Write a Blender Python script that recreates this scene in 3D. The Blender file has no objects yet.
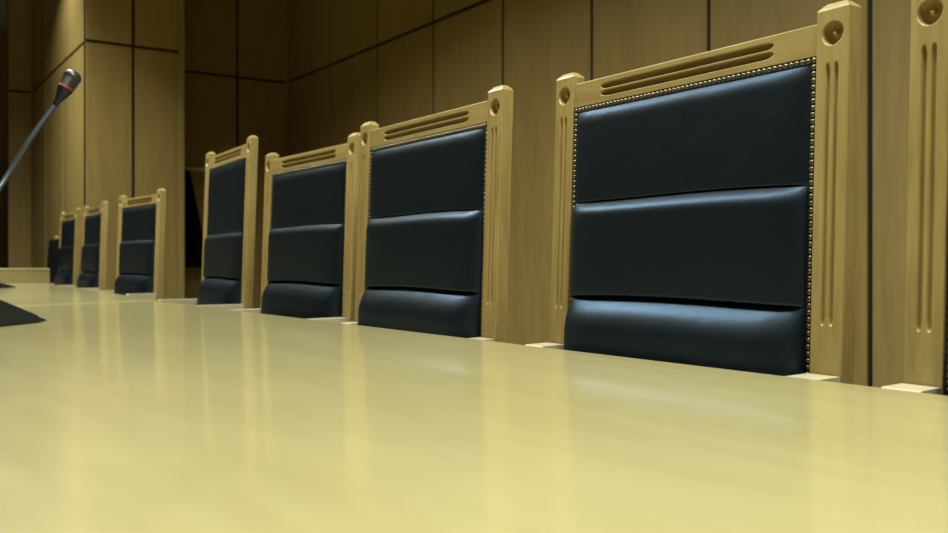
import bpy, math, random
from mathutils import Vector, Matrix
random.seed(7)
sc = bpy.context.scene
COL = sc.collection
R = math.radians

# ------------------------------------------------------------------ helpers
class MB:
    """collects shapes and links them as ONE mesh object"""
    def __init__(s): s.v = []; s.f = []; s.sm = []; s.mi = []
    def add(s, vs, fs, smooth=False, mi=0):
        o = len(s.v); s.v += [tuple(v) for v in vs]
        for f in fs: s.f.append(tuple(i + o for i in f)); s.sm.append(smooth); s.mi.append(mi)
    def box(s, x0, x1, y0, y1, z0, z1, mi=0, b=0.0):
        if b <= 0:
            vs = [(x, y, z) for z in (z0, z1) for y in (y0, y1) for x in (x0, x1)]
            s.add(vs, [(0,2,3,1),(4,5,7,6),(0,1,5,4),(1,3,7,5),(3,2,6,7),(2,0,4,6)], False, mi); return
        # chamfered box: 3 vertices per corner
        vs = []; idx = {}
        for cx in (0, 1):
            for cy in (0, 1):
                for cz in (0, 1):
                    X = (x0, x1)[cx]; Y = (y0, y1)[cy]; Z = (z0, z1)[cz]
                    dx = b if cx == 0 else -b; dy = b if cy == 0 else -b; dz = b if cz == 0 else -b
                    for k, p in enumerate(((X, Y+dy, Z+dz), (X+dx, Y, Z+dz), (X+dx, Y+dy, Z))):
                        idx[cx,cy,cz,k] = len(vs); vs.append(p)
        fs = []
        q = [(0,0),(1,0),(1,1),(0,1)]
        for c in (0, 1):
            fx = [idx[c,a,d,0] for a, d in q]; fy = [idx[a,c,d,1] for a, d in q]; fz = [idx[a,d,c,2] for a, d in q]
            fs.append(fx if c else fx[::-1]); fs.append(fy[::-1] if c else fy); fs.append(fz if c else fz[::-1])
        for a in (0, 1):
            for d in (0, 1):
                e = [idx[a,d,0,0], idx[a,d,1,0], idx[a,d,1,1], idx[a,d,0,1]]; fs.append(e if a == d else e[::-1])
                e = [idx[a,0,d,0], idx[a,1,d,0], idx[a,1,d,2], idx[a,0,d,2]]; fs.append(e[::-1] if a == d else e)
                e = [idx[0,a,d,1], idx[1,a,d,1], idx[1,a,d,2], idx[0,a,d,2]]; fs.append(e if a == d else e[::-1])
        for a in (0, 1):
            for d in (0, 1):
                for e in (0, 1):
                    t = [idx[a,d,e,0], idx[a,d,e,1], idx[a,d,e,2]]; fs.append(t if (a+d+e) % 2 else t[::-1])
        s.add(vs, fs, False, mi)
    def grid(s, us, ws, fn, smooth=True, mi=0):
        nu = len(us); vs = [fn(u, w) for w in ws for u in us]
        s.add(vs, [(j*nu+i, j*nu+i+1, (j+1)*nu+i+1, (j+1)*nu+i) for j in range(len(ws)-1) for i in range(nu-1)], smooth, mi)
    def prism(s, poly, z0, z1, mi=0):
        """vertical prism over a counter-clockwise polygon"""
        n = len(poly)
        vs = [(x, y, z0) for x, y in poly] + [(x, y, z1) for x, y in poly]
        fs = [tuple(range(n-1, -1, -1)), tuple(range(n, 2*n))]
        fs += [(i, (i+1) % n, n+(i+1) % n, n+i) for i in range(n)]
        s.add(vs, fs, False, mi)
    def extrude_x(s, prof, x0, x1, smooth=False, mi=0):
        """profile of (y,z) points, counter-clockwise seen from +x"""
        n = len(prof)
        vs = [(x0, y, z) for y, z in prof] + [(x1, y, z) for y, z in prof]
        s.add(vs, [tuple(range(n-1, -1, -1)), tuple(range(n, 2*n))], False, mi)
        s.add(vs, [(i, (i+1) % n, n+(i+1) % n, n+i) for i in range(n)], smooth, mi)
    def tube(s, pts, rad, seg=14, mi=0):
        pts = [Vector(p) for p in pts]; n = len(pts); vs = []
        rad = rad if isinstance(rad, (list, tuple)) else [rad]*n
        up = Vector((0.37, 0.61, 0.2)).normalized()
        for i, p in enumerate(pts):
            t = (pts[min(i+1, n-1)] - pts[max(i-1, 0)]).normalized()
            a = (up - t*up.dot(t)).normalized(); up = a; b = t.cross(a)
            for k in range(seg):
                g = 2*math.pi*k/seg; vs.append(p + (a*math.cos(g) + b*math.sin(g))*rad[i])
        fs = [(i*seg+k, i*seg+(k+1) % seg, (i+1)*seg+(k+1) % seg, (i+1)*seg+k) for i in range(n-1) for k in range(seg)]
        s.add(vs, fs, True, mi)
        s.add([vs[k] for k in range(seg)], [tuple(range(seg-1, -1, -1))], False, mi)
        s.add([vs[(n-1)*seg+k] for k in range(seg)], [tuple(range(seg))], False, mi)
    def lathe(s, prof, base, axis, seg=28, mi=0):
        """(radius, distance along axis) profile turned about the axis"""
        ax = Vector(axis).normalized(); a = ax.orthogonal().normalized(); b = ax.cross(a); base = Vector(base); vs = []
        for r, d in prof:
            for k in range(seg):
                g = 2*math.pi*k/seg; vs.append(base + ax*d + (a*math.cos(g)+b*math.sin(g))*max(r, 1e-5))
        fs = [(i*seg+k, i*seg+(k+1) % seg, (i+1)*seg+(k+1) % seg, (i+1)*seg+k) for i in range(len(prof)-1) for k in range(seg)]
        s.add(vs, fs, True, mi)
    def mesh(s, name, mats):
        m = bpy.data.meshes.new(name); m.from_pydata(s.v, [], s.f); m.update()
        m.polygons.foreach_set('use_smooth', s.sm); m.polygons.foreach_set('material_index', s.mi)
        for mt in (mats if isinstance(mats, (list, tuple)) else [mats]): m.materials.append(mt)
        return m
    def build(s, name, mats, parent=None, loc=(0,0,0)):
        return link(name, s.mesh(name, mats), parent, loc)

def link(name, data, parent=None, loc=(0,0,0)):
    o = bpy.data.objects.new(name, data); COL.objects.link(o); o.location = loc
    if parent: o.parent = parent
    return o
def tag(o, label=None, cat=None, group=None, kind=None):
    if label: o['label'] = label
    if cat: o['category'] = cat
    if group: o['group'] = group
    if kind: o['kind'] = kind
    return o
def struct(name, mb, mats): return tag(mb.build(name, mats), kind='structure')
def lin(n, a, b): return [a + (b-a)*i/(n-1) for i in range(n)]

# ------------------------------------------------------------------ materials
def nodes(name):
    m = bpy.data.materials.new(name); m.use_nodes = True
    return m, m.node_tree, m.node_tree.nodes['Principled BSDF']
def wood(name, dark, light, rough=.4, scale=(14, 14, 1.2), coat=0., bump=.04, spec=.5, broad=.5, contrast=1.0):
    m, t, b = nodes(name); N = t.nodes; L = t.links.new
    tc = N.new('ShaderNodeTexCoord'); mp = N.new('ShaderNodeMapping'); mp.inputs['Scale'].default_value = scale
    L(tc.outputs['Object'], mp.inputs['Vector'])
    oi = N.new('ShaderNodeObjectInfo')
    ad = N.new('ShaderNodeVectorMath'); ad.operation = 'MULTIPLY_ADD'
    L(oi.outputs['Random'], ad.inputs[0]); ad.inputs[1].default_value = (31, 17, 23); L(mp.outputs['Vector'], ad.inputs[2])
    n1 = N.new('ShaderNodeTexNoise'); n1.inputs['Scale'].default_value = 6; n1.inputs['Detail'].default_value = 6; n1.inputs['Distortion'].default_value = .4
    n2 = N.new('ShaderNodeTexNoise'); n2.inputs['Scale'].default_value = broad; n2.inputs['Detail'].default_value = 3
    L(ad.outputs[0], n1.inputs['Vector']); L(ad.outputs[0], n2.inputs['Vector'])
    mx = N.new('ShaderNodeMath'); mx.operation = 'MULTIPLY_ADD'; mx.inputs[1].default_value = .55
    s2 = N.new('ShaderNodeMath'); s2.operation = 'MULTIPLY'; s2.inputs[1].default_value = .45
    L(n2.outputs['Fac'], s2.inputs[0]); L(n1.outputs['Fac'], mx.inputs[0]); L(s2.outputs[0], mx.inputs[2])
    cr = N.new('ShaderNodeValToRGB'); w = .18/contrast
    cr.color_ramp.elements[0].position = .5-w; cr.color_ramp.elements[1].position = .5+w
    cr.color_ramp.elements[0].color = (*dark, 1); cr.color_ramp.elements[1].color = (*light, 1)
    L(mx.outputs[0], cr.inputs['Fac']); L(cr.outputs['Color'], b.inputs['Base Color'])
    b.inputs['Roughness'].default_value = rough; b.inputs['Specular IOR Level'].default_value = spec
    b.inputs['Coat Weight'].default_value = coat; b.inputs['Coat Roughness'].default_value = .10; b.inputs['Coat IOR'].default_value = 1.36
    bp = N.new('ShaderNodeBump'); bp.inputs['Strength'].default_value = bump; bp.inputs['Distance'].default_value = .002
    L(n1.outputs['Fac'], bp.inputs['Height']); L(bp.outputs['Normal'], b.inputs['Normal'])
    return m
def plain(name, col, rough=.5, metal=0., spec=.5, noise=0., nscale=60., bump=0.):
    m, t, b = nodes(name); N = t.nodes; L = t.links.new
    b.inputs['Roughness'].default_value = rough; b.inputs['Metallic'].default_value = metal
    b.inputs['Specular IOR Level'].default_value = spec
    tc = N.new('ShaderNodeTexCoord'); n = N.new('ShaderNodeTexNoise'); n.inputs['Scale'].default_value = nscale; n.inputs['Detail'].default_value = 4
    L(tc.outputs['Object'], n.inputs['Vector'])
    cr = N.new('ShaderNodeValToRGB'); cr.color_ramp.elements[0].position = .3; cr.color_ramp.elements[1].position = .7
    cr.color_ramp.elements[0].color = (*[c*(1-noise) for c in col], 1); cr.color_ramp.elements[1].color = (*[min(1, c*(1+noise)) for c in col], 1)
    L(n.outputs['Fac'], cr.inputs['Fac']); L(cr.outputs['Color'], b.inputs['Base Color'])
    if bump:
        bp = N.new('ShaderNodeBump'); bp.inputs['Strength'].default_value = bump; bp.inputs['Distance'].default_value = .001
        L(n.outputs['Fac'], bp.inputs['Height']); L(bp.outputs['Normal'], b.inputs['Normal'])
    return m
def leather():
    m, t, b = nodes('blue_black_leather'); N = t.nodes; L = t.links.new
    tc = N.new('ShaderNodeTexCoord')
    v = N.new('ShaderNodeTexVoronoi'); v.inputs['Scale'].default_value = 520; L(tc.outputs['Object'], v.inputs['Vector'])
    n = N.new('ShaderNodeTexNoise'); n.inputs['Scale'].default_value = 14; n.inputs['Detail'].default_value = 3; L(tc.outputs['Object'], n.inputs['Vector'])
    cr = N.new('ShaderNodeValToRGB'); cr.color_ramp.elements[0].color = (.0012, .0028, .0048, 1); cr.color_ramp.elements[1].color = (.0022, .0046, .0078, 1)
    L(n.outputs['Fac'], cr.inputs['Fac']); L(cr.outputs['Color'], b.inputs['Base Color'])
    bp = N.new('ShaderNodeBump'); bp.inputs['Strength'].default_value = .25; bp.inputs['Distance'].default_value = .0006
    L(v.outputs['Distance'], bp.inputs['Height'])
    bq = N.new('ShaderNodeBump'); bq.inputs['Strength'].default_value = .25; bq.inputs['Distance'].default_value = .006
    L(n.outputs['Fac'], bq.inputs['Height']); L(bp.outputs['Normal'], bq.inputs['Normal']); L(bq.outputs['Normal'], b.inputs['Normal'])
    b.inputs['Roughness'].default_value = .5; b.inputs['Specular IOR Level'].default_value = .12
    g = N.new('ShaderNodeBsdfGlossy'); g.inputs['Color'].default_value = (.0175, .032, .056, 1); g.inputs['Roughness'].default_value = .31
    L(bq.outputs['Normal'], g.inputs['Normal'])
    a = N.new('ShaderNodeAddShader'); L(b.outputs[0], a.inputs[0]); L(g.outputs[0], a.inputs[1])
    L(a.outputs[0], N['Material Output'].inputs['Surface'])
    return m
M_OAK  = wood('pale_oak', (.235, .160, .052), (.365, .272, .102), rough=.38, scale=(16, 16, 1.4), coat=.15)
M_OAKX = wood('pale_oak_crosswise', (.235, .160, .052), (.365, .272, .102), rough=.38, scale=(1.4, 16, 16), coat=.15)
M_DESK = wood('varnished_maple', (.352, .30, .140), (.41, .357, .174), rough=.30, scale=(.7, 4.5, 4.5), coat=.8, spec=.2, bump=.006, broad=.9)
M_ARM = wood('cream_oak', (.46, .40, .26), (.53, .47, .32), rough=.3, scale=(16, 1.4, 16), coat=.3)  # armrest oak, one paler tone than the post and rail oak
M_RAISE = wood('maple_panel', (.25, .20, .08), (.29, .235, .10), rough=.35, scale=(6, .8, 6), coat=.2, bump=.01)
M_WALL = wood('veneer_panel', (.262, .178, .058), (.355, .251, .088), rough=.45, scale=(6, 6, .5), bump=.02, spec=.35, broad=.7)
M_GAP  = plain('black_shadow_gap', (.008, .008, .007), .6)
M_LEA  = leather()
M_BAND = plain('black_gimp', (.008, .008, .009), .7, bump=.2, nscale=300)
M_BRASS = plain('antique_brass', (.135, .115, .085), .36, 1.0, noise=.15)
M_MIC  = plain('charcoal_plastic', (.008, .014, .019), .42, spec=.35, noise=.08, nscale=400, bump=.1)
M_NECK = plain('dark_grey_flexible_metal', (.075, .095, .11), .38, .5, noise=.05)
M_GRILL = plain('grey_mesh', (.06, .063, .066), .35, .6)
M_RED  = plain('red_ring', (.33, .03, .02), .45)
M_CARPET = plain('brown_carpet', (.06, .045, .03), .95, noise=.3, nscale=200, bump=.4)
M_CEIL = plain('off_white_plaster', (.55, .52, .44), .9, noise=.03)
M_ROBE = plain('black_cloth', (.006, .006, .006), .9, spec=.08, noise=.2)
M_RAIL = plain('pale_rail', (.55, .48, .32), .5)

# ------------------------------------------------------------------ carved oak pieces
def flute(a, w, hl, d, along, across):
    """depth of a round-ended groove of half length hl, width w centred at `a` across"""
    t = abs(across - a)/(w*.5)
    e = max(0., abs(along) - (hl - w*1.6))/(w*1.6)
    q = t*t + e*e
    return d*(1-q)**.22 if q < 1 else 0.
def rosette(r):
    R0, D = .0168, .0120
    if r > R0: return 0.
    if r < .0044: return D - .0082*math.sqrt(max(0, 1-(r/.0044)**2))
    if r > R0-.0030: return D*math.sin((R0-r)/.0030*math.pi/2)**.8
    return D
PW, PD = .052, .028          # back post: width and depth
LEAN = .0347
def shear(mb, z0=.75):
    mb.v = [(x, y + LEAN*max(z - .42, -.0) - LEAN*(z0-.42), z) for x, y, z in mb.v]
def post_mesh(Ht):
    zt = .75 + Ht; mb = MB()
    xs = sorted(set([round(-PW/2 + PW*i/64, 6) for i in range(65)] + [-PW/2+.0006, PW/2-.0006]))
    zc = zt - .0335; f1 = zt - .074; f0 = .75 + .066; fm = (f0+f1)/2; fh = (f1-f0)/2
    zs = [0, .42] + lin(4, .6, f0-.01) + lin(24, f0-.008, f0+.02) + lin(14, f0+.035, f1-.03)
    zs += lin(24, f1-.018, f1+.004) + lin(60, zc-.019, zc+.019) + [zt-.004, zt]
    def fn(x, z):
        y = rosette(math.hypot(x, z-zc))
        for a in (-.0068, .0068): y = max(y, flute(a, .0072, fh, .0062, z-fm, x))
        e = PW/2 - abs(x)
        if e < .0016: y = max(y, .0016 - math.sqrt(max(0, .0016**2 - (.0016-e)**2)))
        return (x, y, z)
    mb.grid(xs, zs, fn)
    a, y0, y1 = PW/2, .0016, PD
    vs = [p for z in (0, .42, zt) for p in ((-a,y0,z),(a,y0,z),(a,y1,z),(-a,y1,z))]
    mb.add(vs, [(k+1,k+2,k+6,k+5) for k in (0,4)] + [(k+2,k+3,k+7,k+6) for k in (0,4)] + [(k+3,k,k+4,k+7) for k in (0,4)] + [(0,3,2,1)])
    # stepped, chamfered cap
    rings = [(0, 0), (.0022, .0018), (.0036, .0026), (.0105, .0105)]
    vs = []
    for z, i in rings:
        j = i*.75
        vs += [(-a+i, j, zt+z), (a-i, j, zt+z), (a-i, PD-j, zt+z), (-a+i, PD-j, zt+z)]
    fs = [(k*4+q, k*4+(q+1) % 4, k*4+4+(q+1) % 4, k*4+4+q) for k in range(3) for q in range(4)]
    fs.append((12, 13, 14, 15)); mb.add(vs, fs)
    shear(mb); return mb.mesh('back_post', M_OAK)
W = .588                     # centre to centre of the back posts
IN = (W-PW)/2                # half the clear width between them
def rail_mesh(Ht):
    z0, z1 = .75 + Ht - .060, .75 + Ht - .0145; zm = (z0+z1)/2; mb = MB(); y0 = .003
    fl = IN*.715
    xs = [-IN] + lin(26, -fl-.004, -fl+.026) + lin(16, -fl+.04, fl-.04) + lin(26, fl-.026, fl+.004) + [IN]
    zs = lin(70, z0, z1)
    def fn(x, z):
        y = 0.
        for a in (zm-.0066, zm+.0066): y = max(y, flute(a, .0112, fl, .0135, x, z))
        e = z1 - z
        if e < .002: y = max(y, .002 - math.sqrt(max(0, .002**2-(.002-e)**2)))
        return (x, y0 + y, z)
    mb.grid(xs, zs, fn)
    vs = [(-IN,y0,z0),(IN,y0,z0),(IN,.027,z0),(-IN,.027,z0),(-IN,y0+.002,z1),(IN,y0+.002,z1),(IN,.027,z1),(-IN,.027,z1)]
    mb.add(vs, [(2,3,7,6),(4,5,6,7),(0,3,2,1)])
    shear(mb); return mb.mesh('top_rail', M_OAKX)
def cushion_mesh(z0, z1, A, kind):
    mb = MB(); hw = IN - .0105; H = z1 - z0
    us = [math.sin(t*math.pi/2) for t in lin(61, -1, 1)]; us = [math.copysign(abs(u)**1.05, u) for u in us]
    ws = [(1-math.cos(t*math.pi))/2 for t in lin(41, 0, 1)]
    ph = {'upper': .3, 'middle': 1.7, 'lower': 2.9}[kind]
    def sstep(t): t = min(1, max(0, t)); return t*t*(3-2*t)
    def fn(u, w):
        fu = max(0, 1-abs(u)**8)**.5
        q = 1-w                                   # 0 at the top seam, 1 at the bottom one
        up, d0, d1, pw = {'upper': (.15, .001, .0095, 2.2), 'middle': (.17, .006, .026, 2.3), 'lower': (.20, .014, .050, 2.3)}[kind]
        t = min(1, q/up)
        dep = d1 - (d1-d0)*(1-t)**pw                         # each section leans out further than the one above
        if kind != 'lower':
            dep *= .6 + .4*max(0, 1-max(0, (q-.98)/.02)**2)**.5
        y = .004 - dep*fu
        seam1 = .0045*math.sin(1.6*u+.5)*(1-u*u*.3) - .0035*u
        seam2 = .0035*math.sin(2.0*u+1.9) + .001*u
        lo = {'upper': seam1, 'middle': seam2, 'lower': 0}[kind]; hi = {'upper': 0, 'middle': seam1, 'lower': seam2}[kind]
        z = z0 + H*w + lo*(1-w) + hi*w
        return (u*hw, y, z)
    mb.grid(us, ws, fn)
    vs = [fn(-1, 0), fn(1, 0), fn(1, 1), fn(-1, 1)]
    bk = [(x, .018, z) for x, y, z in vs]
    mb.add(vs + bk, [(0,1,5,4),(1,2,6,5),(2,3,7,6),(3,0,4,7),(4,5,6,7)])
    shear(mb); return mb.mesh('back_cushion', M_LEA)
nail_mesh = None
def add_nail(mb, p):
    r = .0043
    mb.lathe([(r*math.cos(t), r*.7*math.sin(t)) for t in lin(5, 0, math.pi/2)], p, (0,-1,0), seg=10)
def get_nail():
    global nail_mesh
    if nail_mesh is None:
        mb = MB(); add_nail(mb, (0,0,0)); nail_mesh = mb.mesh('nailhead', M_BRASS)
    return nail_mesh
CACHE = {}
def shared(key, fn):
    if key not in CACHE: CACHE[key] = fn()
    return CACHE[key]

def chair(label, n, s, ang, Ht=.507, nails=True, arms=True, first_left=False):
    """(n, s): front left corner of the chair's right back post, away from / along the bench"""
    a = R(ang)
    gap = min((n - edge_at(s)), (n - W*math.sin(a) - edge_at(s + W*math.cos(a))), n + PW*math.sin(a) - edge_at(s - PW))
    lx = W/2 - PW/2                       # that corner in the chair's own frame
    root = link('high_back_chair', None, None, (-s - lx*math.cos(a), n - lx*math.sin(a), 0))
    root.rotation_euler = (0, 0, a); root.empty_display_size = .2
    tag(root, label, 'chair', 'high-backed chairs along the bench')
    zt = .75 + Ht
    pm = shared(('post', Ht), lambda: post_mesh(Ht))
    for sx in (-1, 1): link('back_post', pm, root, (sx*W/2, 0, 0))
    link('top_rail', shared(('rail', Ht), lambda: rail_mesh(Ht)), root)
    ztop = zt - .060                       # underside of the rail
    k = min(1, (Ht-.060)/.447)
    s1, s2 = .75 + .264*k, .75 + .091*k
    def shell():
        mb = MB(); mb.box(-IN, IN, .010, .026, .50, ztop); shear(mb); return mb.mesh('back_shell', M_BAND)
    link('back_shell', shared(('shell', Ht), shell), root)
    def band():
        mb = MB()
        for x0, x1, z0, z1 in ((-IN, -IN+.0115, .52, ztop), (IN-.0115, IN, .52, ztop), (-IN+.0115, IN-.0115, ztop-.0115, ztop)):
            mb.box(x0, x1, .004, .0102, z0, z1, b=.001)
        shear(mb); return mb.mesh('trim_band', M_BAND)
    link('trim_band', shared(('band', Ht), band), root)
    for kd, z0, z1, A in (('upper', s1, ztop-.0115, .017), ('middle', s2, s1, .033), ('lower', .50, s2, .052)):
        link('back_cushion', shared((kd, Ht), lambda: cushion_mesh(z0+.0006, z1-.0006, A, kd)), root)
    if nails:
        nm = get_nail(); pts = []; e = IN - .0058
        nt = 54
        for i in range(47): pts.append((e, ztop-.0058 - .0097*i))
        for i in range(1, nt): pts.append((e - 2*e*i/nt, ztop-.0058))
        for i in range(47): pts.append((-e, ztop-.0058 - .0097*i))
        if first_left: pts = pts[::-1]
        for x, z in pts[:100]: link('nailhead', nm, root, (x, .0042 + LEAN*(z-.75), z))
        mb = MB()
        for x, z in pts[100:]: add_nail(mb, (x, .0042 + LEAN*(z-.75), z))
        tag(mb.build('nailhead_row', M_BRASS, root), kind='stuff')
    # seat, arms and legs (mostly below the desk top)
    def seat():
        mb = MB(); us = lin(25, -1, 1)
        def fn(u, w):
            e = max(0, 1-abs(u)**6)**.5*max(0, 1-abs(w)**6)**.5
            return (u*.262, -.235 + w*.225, .44 + .055*e)
        mb.grid(us, us, fn); mb.box(-.262, .262, -.46, -.01, .41, .44); return mb.mesh('seat', M_LEA)
    link('seat', shared('seat', seat), root)
    def frame():
        mb = MB(); mb.box(-IN, IN, -.47, -.445, .34, .41, b=.002); mb.box(-IN, IN, 0, .02, .34, .41, b=.002)
        for sx in (-1, 1): mb.box(sx*IN-.012, sx*IN+.012, -.445, 0, .34, .41, b=.002)
        return mb.mesh('seat_frame', M_OAKX)
    link('seat_frame', shared('frame', frame), root)
    ztop_leg = .60 if arms else .41
    def leg():
        mb = MB(); mb.box(-.024, .024, -.478, -.43, 0, ztop_leg, b=.003); return mb.mesh('front_leg', M_OAK)
    lm = shared(('leg', arms), leg)
    for sx in (-1, 1): link('front_leg', lm, root, (sx*W/2, 0, 0))
    if arms:
        fl = max(.02, gap - .010)
        mb = MB(); zt_ = .7485; th = .034
        top = [(.0, zt_), (-fl+.006, zt_-.001)]
        top += [(-fl+.006-.006*math.sin(t), zt_-.001-.006*(1-math.cos(t))) for t in lin(5, .2, math.pi/2)]
        top += [(-fl-.001, zt_-.06)] + [(-fl-.001-.03*(1-math.cos(t)), zt_-.08-.03*math.sin(t)) for t in lin(6, 0, math.pi/2)]
        top += [(-.47, zt_-.118), (-.49, zt_-.128), (-.485, .60)]
        bot = [(-.10-fl*.3, .60), (-.03, .64), (0, .69)]
        mb.extrude_x((top + bot), -PW/2, PW/2)
        am = mb.mesh('armrest', M_ARM)
        for sx in (-1, 1): link('armrest', am, root, (sx*W/2, -.0035, 0))
    return root

# ------------------------------------------------------------------ the room (x = -s along the bench, y = away from the bench)
H = 3.5; ZG = 2.523
def panel_wall(name, axis, fixed, cuts, face, thick=.03, z_cuts=(0, ZG, H), g=.024):
    """panels standing proud of a black backing. axis 'x': wall plane y=fixed ; axis 'y': plane x=fixed.
    face = direction (+1/-1) of the normal"""
    mb = MB()
    a0, a1 = min(cuts), max(cuts); cs = sorted(cuts)
    def bx(u0, u1, d0, d1, z0, z1, mi, b=0):
        d = sorted((fixed - face*d0, fixed - face*d1))
        if axis == 'x': mb.box(u0, u1, d[0], d[1], z0, z1, mi, b)
        else: mb.box(d[0], d[1], u0, u1, z0, z1, mi, b)
    bx(a0, a1, .014, thick+.05, 0, H, 1)
    for u0, u1 in zip(cs, cs[1:]):
        for z0, z1 in zip(z_cuts, z_cuts[1:]):
            bx(u0 + (g/2 if u0 > a0 else 0), u1 - (g/2 if u1 < a1 else 0), 0, .014, z0 + (g/2 if z0 > 0 else 0), z1 - (g/2 if z1 < H else 0), 0, .0015)
    return struct(name, mb, [M_WALL, M_GAP])
S_RET = 7.845
panel_wall('wall_back', 'x', 3.25, [-S_RET] + [-(1.283+.8065*k) for k in range(-6, 9)], -1)
panel_wall('wall_recess', 'y', -S_RET, [1.9, 2.79, 3.25], 1)
panel_wall('wall_pier_face', 'y', -7.16, [1.41, 1.744, 2.085], 1)
panel_wall('wall_pier_front', 'x', 1.41, [-9.67, -8.87, -8.06, -7.172], -1)
mb = MB(); mb.box(-7.20, -7.152, 2.085, 2.125, 0, H, b=.004); struct('trim_1', mb, M_OAK)
mb = MB(); mb.box(-9.66, -7.26, 2.05, 2.12, 0, H); struct('wall_pier_rear', mb, M_WALL)
panel_wall('wall_far_pier', 'y', -9.67, [1.215, 1.41], 1)
mb = MB(); mb.box(-11.6, -11.5, -4.0, 1.5, 0, H); struct('wall_end', mb, M_WALL)
mb = MB(); mb.box(-11.6, 4.0, -4.1, -4.0, 0, H); struct('wall_front', mb, M_WALL)
mb = MB(); mb.box(3.64, 3.74, -4.0, 3.25, 0, H); struct('wall_right', mb, M_WALL)
mb = MB(); mb.box(-11.6, 3.74, -4.1, 3.35, -.1, 0); struct('floor', mb, M_CARPET)
mb = MB(); mb.box(-11.6, 3.74, -4.1, 3.35, H, H+.1); struct('ceiling', mb, M_CEIL)

# ------------------------------------------------------------------ benches
def edge(s): return 1.0506 - .0193*(s-.574)          # far edge of the long bench
def edge2(s): return 1.013 + .0226*(s-3.80)
def joint(n): return 3.544 + (n-.488)*.463
def slab(mb, poly, z0, z1, b=.003):
    """horizontal slab with a small rounded-over top edge"""
    c = Vector((sum(p[0] for p in poly)/len(poly), sum(p[1] for p in poly)/len(poly)))
    n = len(poly)
    def inset(d):
        out = []
        for i in range(n):
            p0, p1, p2 = Vector(poly[i-1]), Vector(poly[i]), Vector(poly[(i+1) % n])
            e1 = (p1-p0).normalized(); e2 = (p2-p1).normalized()
            n1 = Vector((-e1.y, e1.x)); n2 = Vector((-e2.y, e2.x))
            m = (n1+n2); m = m/max(.2, m.dot(n1)); out.append(p1 + m*d)
        return out
    rings = [(0, z0), (0, z1-b), (b*.3, z1-b*.3), (b, z1)]; vs = []
    for d, z in rings: vs += [(p.x, p.y, z) for p in inset(d)]
    fs = [tuple(range(n-1, -1, -1)), tuple(range(3*n, 4*n))]
    fs += [(k*n+i, k*n+(i+1) % n, (k+1)*n+(i+1) % n, (k+1)*n+i) for k in range(3) for i in range(n)]
    mb.add(vs, fs)
NEAR = -.55
def ccw(p):
    a = sum(p[i-1][0]*p[i][1]-p[i][0]*p[i-1][1] for i in range(len(p))); return p if a > 0 else p[::-1]
b1 = link('bench_desk', None, None, (0, 0, 0))
tag(b1, 'long pale varnished bench top filling the foreground, in front of the nearest chairs', 'desk')
mb = MB(); sj = 3.785
slab(mb, ccw([(1.6, edge(-1.6)), (-sj, edge(sj)), (-joint(NEAR), NEAR), (1.6, NEAR)]), .712, .75)
mb.build('desk_top', M_DESK, b1)
mb = MB(); mb.box(-3.0, 1.5, -.50, -.47, 0, .712); mb.build('front_panel', M_RAISE, b1)
for x in (1.46, -1.0, -3.0):
    mb = MB(); mb.box(x, x+.04, -.47, .42, 0, .712); mb.build('support_panel', M_RAISE, b1)
b2 = link('bench_desk', None, None, (0, 0, 0))
tag(b2, 'farther pale bench section beyond the thin joint, before the three farthest row chairs', 'desk')
mb = MB(); S2 = 7.27
slab(mb, ccw([(-sj-.003, edge(sj)), (-3.83, edge2(3.83)), (-S2, edge2(S2)), (-S2, NEAR), (-joint(NEAR)-.003, NEAR)]), .712, .7522, .001)
mb.build('desk_top', M_DESK, b2)
mb = MB(); mb.box(-S2+.05, -3.3, -.50, -.47, 0, .712); mb.build('front_panel', M_RAISE, b2)
for x in (-3.65, -5.4, -7.2):
    mb = MB(); mb.box(x, x+.04, -.47, .42, 0, .712); mb.build('support_panel', M_RAISE, b2)
b3 = link('end_desk', None, None, (0, 0, 0))
tag(b3, 'raised pale wooden desk front closing the far left end of the bench', 'desk')
mb = MB(); mb.box(-S2-.045, -S2-.003, -1.6, 1.185, 0, .838, b=.003); mb.build('front_panel', M_RAISE, b3)
mb = MB(); mb.box(-S2-.17, -S2-.002, -1.6, 1.186, .838, .857, b=.004); mb.build('top_ledge', M_RAISE, b3)

def edge_at(s): return edge(s) if s < 3.79 else edge2(s)
# ------------------------------------------------------------------ chairs
chair('nearest pale wooden chair, cut off by the right edge, only its carved left post visible', 1.118, .674 - W, -.4, first_left=True)
chair('largest fully visible chair, blue-black leather back with brass nails, standing right of centre', 1.1139, .8090, -.39)
chair('oak chair with leather back standing next left of the largest fully visible chair', 1.0797, 1.5750, -.25)
chair('oak chair whose right post touches its right neighbour, just right of the tallest chair', 1.1443, 2.3642, 1.54)
chair('tallest oak chair for its distance, in mid row, rising above its left neighbours', 1.1864, 3.2979, -3.46, Ht=.608)
chair('oak chair standing alone before the lit wooden pier, rightmost of the three far chairs', 1.2361, 4.6844, 4.59, nails=False)
chair('far oak chair before the pier corner, middle one of the three far chairs', 1.2142, 5.8144, -1.21, nails=False)
chair('leftmost of the three far oak chairs, its left side against a black-covered chair', 1.2291, 6.6762, -.61, nails=False)
c8 = chair('low chair with a black cover on its back, hidden behind the leftmost far oak chair', 1.325, 7.445, 0., Ht=.352, nails=False, arms=False)
mb = MB()
ring = [(-.06,-.05),(-.03,-.06),(.1,-.065),(.3,-.065),(.50,-.065),(.58,-.058),(.62,-.04),(.63,0),(.62,.04),(.58,.055),(.3,.056),(-.03,.055),(-.06,.03)]
vs = []; lv = lin(14, 0, 1); nr = len(ring)
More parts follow.
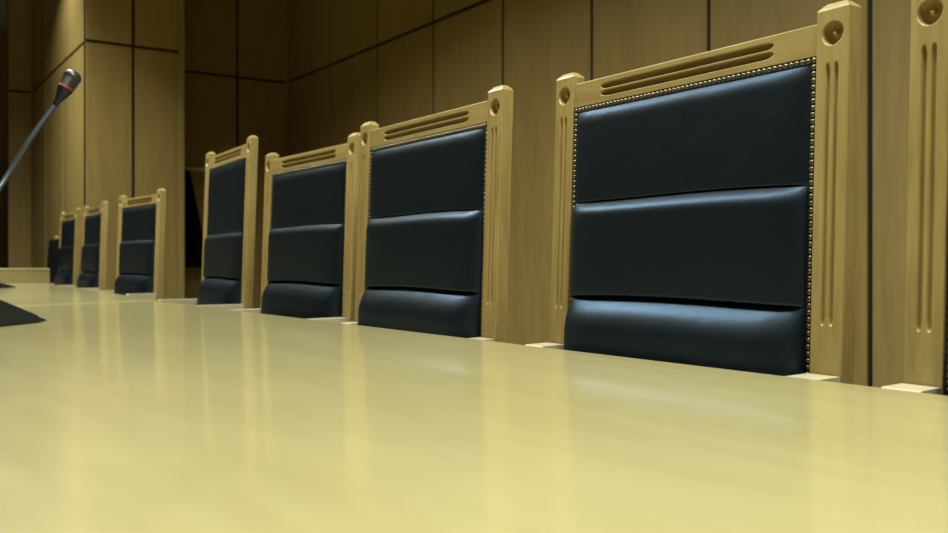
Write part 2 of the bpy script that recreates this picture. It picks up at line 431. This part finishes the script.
for q in lv:
    k = q**.7
    for x, y in ring:
        cx, cy = .29, .0
        f = .93 + .10*k if q > .0 else .90
        yy = y*(.45 + .55*k) if y < 0 else y
        vs.append((-7.44 - (cx + (x-cx)*f) + .006*math.sin(9*x+8*q)*k - c8.location.x, 1.325 + yy - c8.location.y, 1.078 - .014*(1-math.cos(q*3))*0 - q*.62))
fs = [(a*nr+b, a*nr+(b+1) % nr, (a+1)*nr+(b+1) % nr, (a+1)*nr+b) for a in range(13) for b in range(nr)]
mb.add(vs, fs, True); mb.add(vs[:nr], [tuple(range(nr))])
mb.build('back_cover', M_ROBE, c8)

# ------------------------------------------------------------------ microphones
def mic(label, n, s, neck, head_dir, sc_=1.0, turn=45):
    """tip of the wedge base at (n, s) on the desk; neck = (dn, ds, z) points"""
    root = link('gooseneck_microphone', None, None, (-s, n, .75 if s < 3 else .7522)); tag(root, label, 'microphone', 'gooseneck microphones on the bench')
    root.rotation_euler = (0, 0, R(turn)); un = Matrix.Rotation(-R(turn), 3, 'Z')
    neck = [un @ Vector(p) for p in neck]; head_dir = un @ Vector(head_dir)
    Lw, Wd = .27, .16
    mb = MB()
    prof = [(0, .005), (-.180, .064), (-.215, .072), (-Lw, .074), (-Lw-.012, .066), (-Lw-.012, .004), (-Lw+.02, .002), (-.012, .0025)]
    mb.extrude_x(prof, -Wd, 0); mb.build('microphone_base', M_MIC, root)
    mb = MB()                                            # ribbed grille along the sloping top
    for i in range(26):
        t = .035 + i*.0056; y = -t; z = .005 + t*(.059/.180)
        mb.box(-Wd+.012, -.002, y-.0016, y+.0016, z-.001, z+.0036)
    mb.build('speaker_grille', M_GRILL, root)
    for k in range(3):
        mb = MB(); mb.box(-.12+.035*k, -.095+.035*k, -.262, -.245, .0715, .079, b=.002); mb.build('button', M_GRILL, root)
    pts = []
    P = [Vector(p) for p in neck]
    for i in range(len(P)-1):
        p0, p1, p2, p3 = P[max(i-1, 0)], P[i], P[i+1], P[min(i+2, len(P)-1)]
        for t in lin(9, 0, 1)[:-1]:
            pts.append(.5*((2*p1) + (p2-p0)*t + (2*p0-5*p1+4*p2-p3)*t*t + (3*p1-p0-3*p2+p3)*t**3))
    pts.append(P[-1])
    mb = MB(); mb.tube(pts, .0070); mb.build('gooseneck', M_NECK, root)
    mb = MB(); b0 = P[0]; mb.lathe([(.0, .0), (.014, .0), (.013, .012), (.008, .02), (0, .02)], b0-Vector((0,0,.004)), (0,0,1)); mb.build('neck_collar', M_MIC, root)
    d = Vector(head_dir).normalized(); e = P[-1]
    hd = link('microphone_head', None, root, (0,0,0)) if False else None
    mb = MB()
    mb.lathe([(0, -.004), (.0080, -.004), (.0084, .012), (.0098, .015), (.0182, .042), (.0200, .047), (.0200, .049), (0, .049)], e, d)
    h = mb.build('microphone_head', M_MIC, root)
    mb = MB(); mb.lathe([(.0195, .0492), (.0210, .0492), (.0214, .0510), (.0212, .0532), (.0195, .0532)], e, d); mb.build('red_ring', M_RED, h)
    mb = MB(); z = .0536; pr = [(0, z), (.0205, z)]
    for i in range(5): pr += [(.0212+.0004*i, z), (.0212+.0004*i, z+.0036), (.0188, z+.0042), (.0188, z+.0054)]; z += .0058
    pr += [(.0236, z), (.0240, z+.004)]
    pr += [(.0240*math.cos(t), z+.004+.0190*math.sin(t)) for t in lin(9, .1, math.pi/2)]
    mb.lathe(pr, e, d); mb.build('grille_cap', M_GRILL, h)
    root.scale = (1, 1, sc_)
    return root
# near one: points measured in the plane of its neck (x is along the bench, so constant)
n0, s0 = .412, 2.569
xk = -(2.645 - s0)
mic('black gooseneck microphone with red ring, its neck leaning in at the left edge', n0, s0,
    [(.088, -.244, .074), (.050, -.205, .19), (xk, .3155-n0, .352), (xk, .385-n0, .478), (xk, .4455-n0, .572)], (.0, .42, .80))
n0, s0 = .796, 5.975
mic('farther black microphone base, flat on the bench at the left edge behind the near microphone', n0, s0,
    [(.088, -.244, .074), (.06, -.29, .22), (.0, -.40, .42), (-.06, -.55, .56)], (.0, -.8, .5), .6)

# ------------------------------------------------------------------ robe on a rail in the dark recess
rl = link('coat_rail', None, None, (-7.62, 2.3, 1.67)); tag(rl, 'thin pale rail in the dark recess right of the lit pier', 'rail')
mb = MB(); mb.tube([(0, -.12, 0), (0, .19, 0)], .014); mb.build('bar', M_RAIL, rl)
for y in (-.1, .16):
    mb = MB(); mb.box(-.226, .0, y-.008, y+.008, -.008, .008); mb.build('bracket', M_RAIL, rl)
mb = MB()
us, ws = lin(31, 0, 1), lin(25, 0, 1)
def robe(u, w, d):
    top = 1.655; z = top - w*.80
    wd = .10 + .16*w
    return (-7.612 + d + .014*math.sin(u*19+w)*(.3+w), 2.20 + u*wd, z)
mb.grid(us, ws, lambda u, w: robe(u, w, .016)); mb.grid(us, ws, lambda u, w: robe(u, w, -.03)[:1] + robe(u, w, -.03)[1:])
ro = mb.build('hanging_robe', M_ROBE); tag(ro, 'black cloth garment hanging from the pale rail in the dark recess', 'robe')

# ------------------------------------------------------------------ light
def area(name, x, y, z, sx, sy, power, col, spread=150, rot=(0,0,0)):
    l = bpy.data.lights.new(name, 'AREA'); l.shape = 'RECTANGLE'; l.size = sx; l.size_y = sy; l.energy = power; l.color = col
    l.spread = R(spread)
    o = bpy.data.objects.new(name, l); COL.objects.link(o); o.location = (x, y, z); o.rotation_euler = rot; return o
WARM = (.95, 1.0, .86)
for x, y, sx, sy, pw, spr in ((.9, .50, 1.2, .6, 62, 150), (-.9, .60, 1.2, .6, 84, 150), (-2.7, .45, 1.2, .6, 32, 150),
                              (-4.3, .50, 1.2, .6, 88, 140), (-6.8, .40, 1.2, .6, 52, 116), (-7.7, 1.0, .2, .2, 11, 120), (.1, 1.8, .6, .3, 11, 140)):
    area('ceiling_lamp', x, y, H-.06, sx, sy, pw, WARM, spr)
w = bpy.data.worlds.new('world'); sc.world = w; w.use_nodes = True
w.node_tree.nodes['Background'].inputs[0].default_value = (1, .9, .7, 1); w.node_tree.nodes['Background'].inputs[1].default_value = .02

# ------------------------------------------------------------------ camera
TH = R(34); F = 920.
cam = bpy.data.cameras.new('camera'); co = bpy.data.objects.new('camera', cam); COL.objects.link(co)
cam.sensor_width = 36; cam.lens = F*36/948; cam.shift_y = -4.9/948; cam.clip_start = .02
fw = Vector((-math.cos(TH), math.sin(TH), 0)); rt = Vector((math.sin(TH), math.cos(TH), 0)); up = Vector((0, 0, 1))
m = Matrix((rt, up, -fw)).transposed().to_4x4(); m.translation = (0, 0, .905); co.matrix_world = m
cam.dof.use_dof = True; cam.dof.focus_distance = 1.6; cam.dof.aperture_fstop = 6.0
sc.camera = co
sc.view_settings.view_transform = 'Standard'; sc.view_settings.look = 'None'; sc.view_settings.gamma = 1; sc.view_settings.use_curve_mapping = False
sc.view_settings.exposure = 0.
